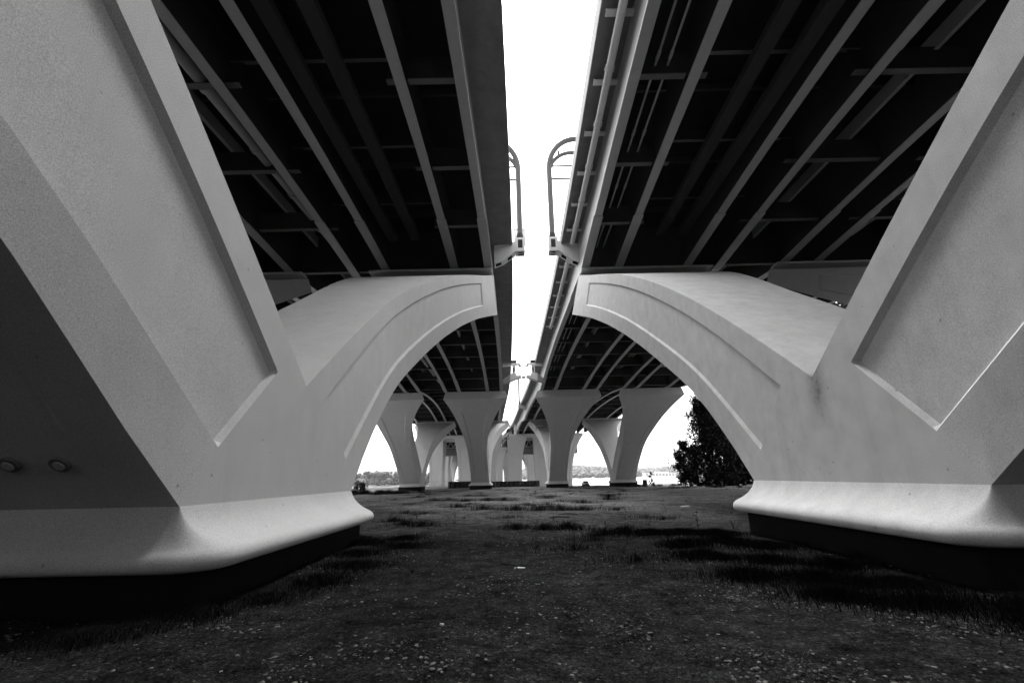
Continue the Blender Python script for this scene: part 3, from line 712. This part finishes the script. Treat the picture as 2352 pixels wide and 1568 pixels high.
make_tree(-31.5, 99, 2.4, 2.2, 'pale flowering bush left of the farthest left second row pier', 900, 26, 'bush', roundc, 0, .3)

# ------------------------------------------------------------------ grass, gravel, small finds on the ground
def blades(name, patches, seed, m='grass'):
    rg = np.random.default_rng(seed); mb = MB(); V = []; Fc = []
    for (x, y, rx, ry, n, h) in patches:
        a = rg.uniform(0, 2*np.pi, n); r = np.abs(rg.normal(0, .5, n)).clip(0, 1.25)
        px = x+rx*r*np.cos(a); py = y+ry*r*np.sin(a)
        hh = h*rg.uniform(.45, 1.2, n)*(1.1-.5*r); th = rg.uniform(0, 2*np.pi, n); ln = rg.uniform(.2, 1.3, n)
        for i in range(n):
            k = len(V); wv = .004+.010*hh[i]; c, s_ = math.cos(th[i]), math.sin(th[i]); z = gz(py[i])+gnoise(px[i], py[i])
            b = th[i]*1.7; dx, dy = math.cos(b)*ln[i]*hh[i], math.sin(b)*ln[i]*hh[i]
            V += [(px[i]-c*wv, py[i]-s_*wv, z-.02), (px[i]+c*wv, py[i]+s_*wv, z-.02), (px[i]+dx*.35+c*wv*.7, py[i]+dy*.35+s_*wv*.7, z+hh[i]*.6), (px[i]+dx*.35-c*wv*.7, py[i]+dy*.35-s_*wv*.7, z+hh[i]*.6), (px[i]+dx, py[i]+dy, z+hh[i])]
            Fc += [(k, k+1, k+2, k+3), (k+3, k+2, k+4)]
    mb.v = V; mb.f = Fc
    return tag(mb.build(name, m), kind='stuff')
P = []
def line_patches(pts, rx, ry, n, h):
    for (x, y) in pts: P.append((x, y, rx, ry, n, h))
line_patches([(-5.0, 15.2), (-4.2, 14.2), (-3.4, 15.0), (-3.0, 13.6), (-3.9, 12.2), (-3.4, 10.6), (-3.6, 9.2), (-4.0, 8.2), (-4.6, 7.2), (-5.2, 6.2)], 1.0, .8, 2000, .13)
line_patches([(4.0, 14.6), (5.0, 15.0), (5.9, 14.6), (4.2, 12.6), (5.4, 12.8), (6.0, 12.0), (4.0, 10.6), (5.2, 10.4), (6.2, 9.8), (4.0, 8.8), (5.0, 8.4), (6.0, 8.0), (4.6, 7.4), (5.4, 6.8), (6.4, 6.4), (7.4, 5.8), (6.0, 5.6), (7.5, 4.6)], 1.05, .9, 2600, .16)
line_patches([(-4.4, 19.6), (-3.6, 19.0), (.0, 17.6), (1.0, 17.1), (1.8, 17.2), (2.6, 14.9), (3.3, 15.0), (-5.4, 21.5)], 1.0, .6, 380, .26)
line_patches([(-6.4, 47), (-4.5, 45), (-2.5, 44), (-1, 43), (-8, 48), (1.4, 27.6), (2.6, 27.6), (3.8, 27.8), (0, 28), (-2, 30), (-4, 34), (5, 36), (8, 42), (3, 47), (10, 52), (-12, 60), (-6, 62)], 2.0, .9, 480, .32)
for k in range(70):
    y = rng.uniform(10, 120); x = XC(40)+rng.normal(0, .33)*y*.55+rng.uniform(-3, 3); P.append((x, y, 1.2+y*.025, .6+y*.012, 260, .16+.0012*y))
for k in range(26):
    x = rng.uniform(28, 66); y = rng.uniform(62, 104); P.append((x, y, 3.0, 2.2, 420, .55))
for k in range(26):
    x = rng.uniform(-36, -20); y = rng.uniform(84, 104); P.append((x, y, 2.4, 1.6, 600, .9 if x < -25 else .6))
for k in range(14): P.append((rng.uniform(28, 48), rng.uniform(118, 132), 2.0, 1.2, 260, .8))
blades('grass', P, 11)
sw = []
for k in range(150):
    y = rng.uniform(9, 60); x = XC(30)-1.0+rng.normal(0, .3)*y; sw.append((x, y, .09, .09, 9, rng.uniform(.08, .30)))
blades('loose_weeds', sw, 12, 'weed')

def pebbles(n, seed):
    rg = np.random.default_rng(seed); mb = MB()
    bmx = bmesh.new(); bmesh.ops.create_icosphere(bmx, subdivisions=1, radius=1); bv = np.array([v.co[:] for v in bmx.verts]); bf = [tuple(v.index for v in f.verts) for f in bmx.faces]; bmx.free()
    V = []; Fc = []
    for k in range(n):
        y = 3.2+13*rg.random()**1.6; x = .2+rg.uniform(-.95, .95)*(y*.95+.8)
        if rg.random() < .8 and not (math.sin(x*1.7+y*.9+1.5*math.sin(y*1.1))+math.sin(y*2.3-x*1.1) > .35): continue
        r = .004+.020*rg.random()**3.5
        q = bv*np.array([r*rg.uniform(.8, 1.5), r*rg.uniform(.8, 1.4), r*rg.uniform(.35, .8)])*(1+rg.uniform(-.22, .22, (len(bv), 1)))
        a = rg.uniform(0, 6.28); c, s_ = math.cos(a), math.sin(a)
        q = np.stack([q[:, 0]*c-q[:, 1]*s_, q[:, 0]*s_+q[:, 1]*c, q[:, 2]], 1)+np.array([x, y, gz(y)+gnoise(x, y)+r*.15])
        kk = len(V); V += [tuple(p) for p in q]; Fc += [tuple(i+kk for i in f) for f in bf]
    mb.v = V; mb.f = Fc; return tag(mb.build('gravel', 'stone', smooth=60), kind='stuff')
pebbles(30000, 5)
def rubble(x, y, lx, ly, h, label, seed):
    rg = random.Random(seed); mb = MB(); n = 9
    ring = [(x+lx*math.cos(6.283*k/n)*rg.uniform(.75, 1.1), y+ly*math.sin(6.283*k/n)*rg.uniform(.75, 1.1)) for k in range(n)]; z = gz(y)+gnoise(x, y)
    mb.sweep([[(a, b, z-.03) for a, b in ring], [(a, b, z+h*.7) for a, b in ring], [(x+(a-x)*.8, y+(b-y)*.8, z+h*rg.uniform(.9, 1.1)) for a, b in ring]])
    return tag(mb.build('broken_slab', 'pale_stone'), label, 'rubble')
rubble(.07, 10.4, .13, .05, .03, 'thin pale slab lying on bare gravel in the middle of the ground', 1)
rubble(-.92, 6.3, .028, .02, .02, 'pale lump of stone on the gravel nearest the camera', 2)
rubble(9.0, 26.0, .3, .2, .12, 'pale flat rubble in the grass near the right pier base', 3)
def weed(x, y, h, label):
    t = thing('weed_plant', (x, y, gz(y)), label, 'weed'); rg = random.Random(9); z0 = gz(y)+gnoise(x, y)
    MB().tube([(x, y, z0-.02), (x+.02, y, z0+h)], .012, 6, .006).build('stem', 'weed', t)
    lf = MB()
    for k in range(16):
        z = z0+h*(.35+.65*k/15); a = k*2.4; l = .20*rg.uniform(.7, 1.1); d = Vector((math.cos(a), math.sin(a), .35)); s = Vector((-math.sin(a), math.cos(a), 0)); p = Vector((x, y, z))
        lf.add([p, p+d*l*.5+s*l*.28, p+d*l, p+d*l*.5-s*l*.28], [(0, 1, 2, 3)])
    lf.build('leaves', 'weed', t)
weed(5.35, 14.6, .62, 'broad leafed weed standing in the grass left of the near right pier')
for (x, y, l, a, lab) in ((1.9, 21.5, .9, .1, 'dark broken stick lying on the ground right of the middle'), (2.6, 24.5, 1.0, -.2, 'dark stick lying farther back on the ground right of the middle')):
    s = MB(); z = gz(y)+gnoise(x, y)+.03; s.tube([(x-l/2*math.cos(a), y-l/2*math.sin(a), z), (x, y, z+.04), (x+l/2*math.cos(a), y+l/2*math.sin(a), z)], .03, 6); tag(s.build('fallen_stick', 'bark'), lab, 'stick', 'sticks lying on the ground')

# ------------------------------------------------------------------ river haze
hz = MB().box(-3600, 3600, -420, 4300, -20.5, 90)
ho = tag(hz.build('haze', 'black'), kind='stuff')
hm = bpy.data.materials.new('river_haze'); hm.use_nodes = True; hm.node_tree.nodes.clear()
pv = hm.node_tree.nodes.new('ShaderNodeVolumePrincipled'); pv.inputs['Color'].default_value = (1, 1, 1, 1); pv.inputs['Density'].default_value = 0.00005; pv.inputs['Anisotropy'].default_value = 0.2
oo = hm.node_tree.nodes.new('ShaderNodeOutputMaterial'); hm.node_tree.links.new(pv.outputs[0], oo.inputs['Volume'])
ho.data.materials.clear(); ho.data.materials.append(hm)
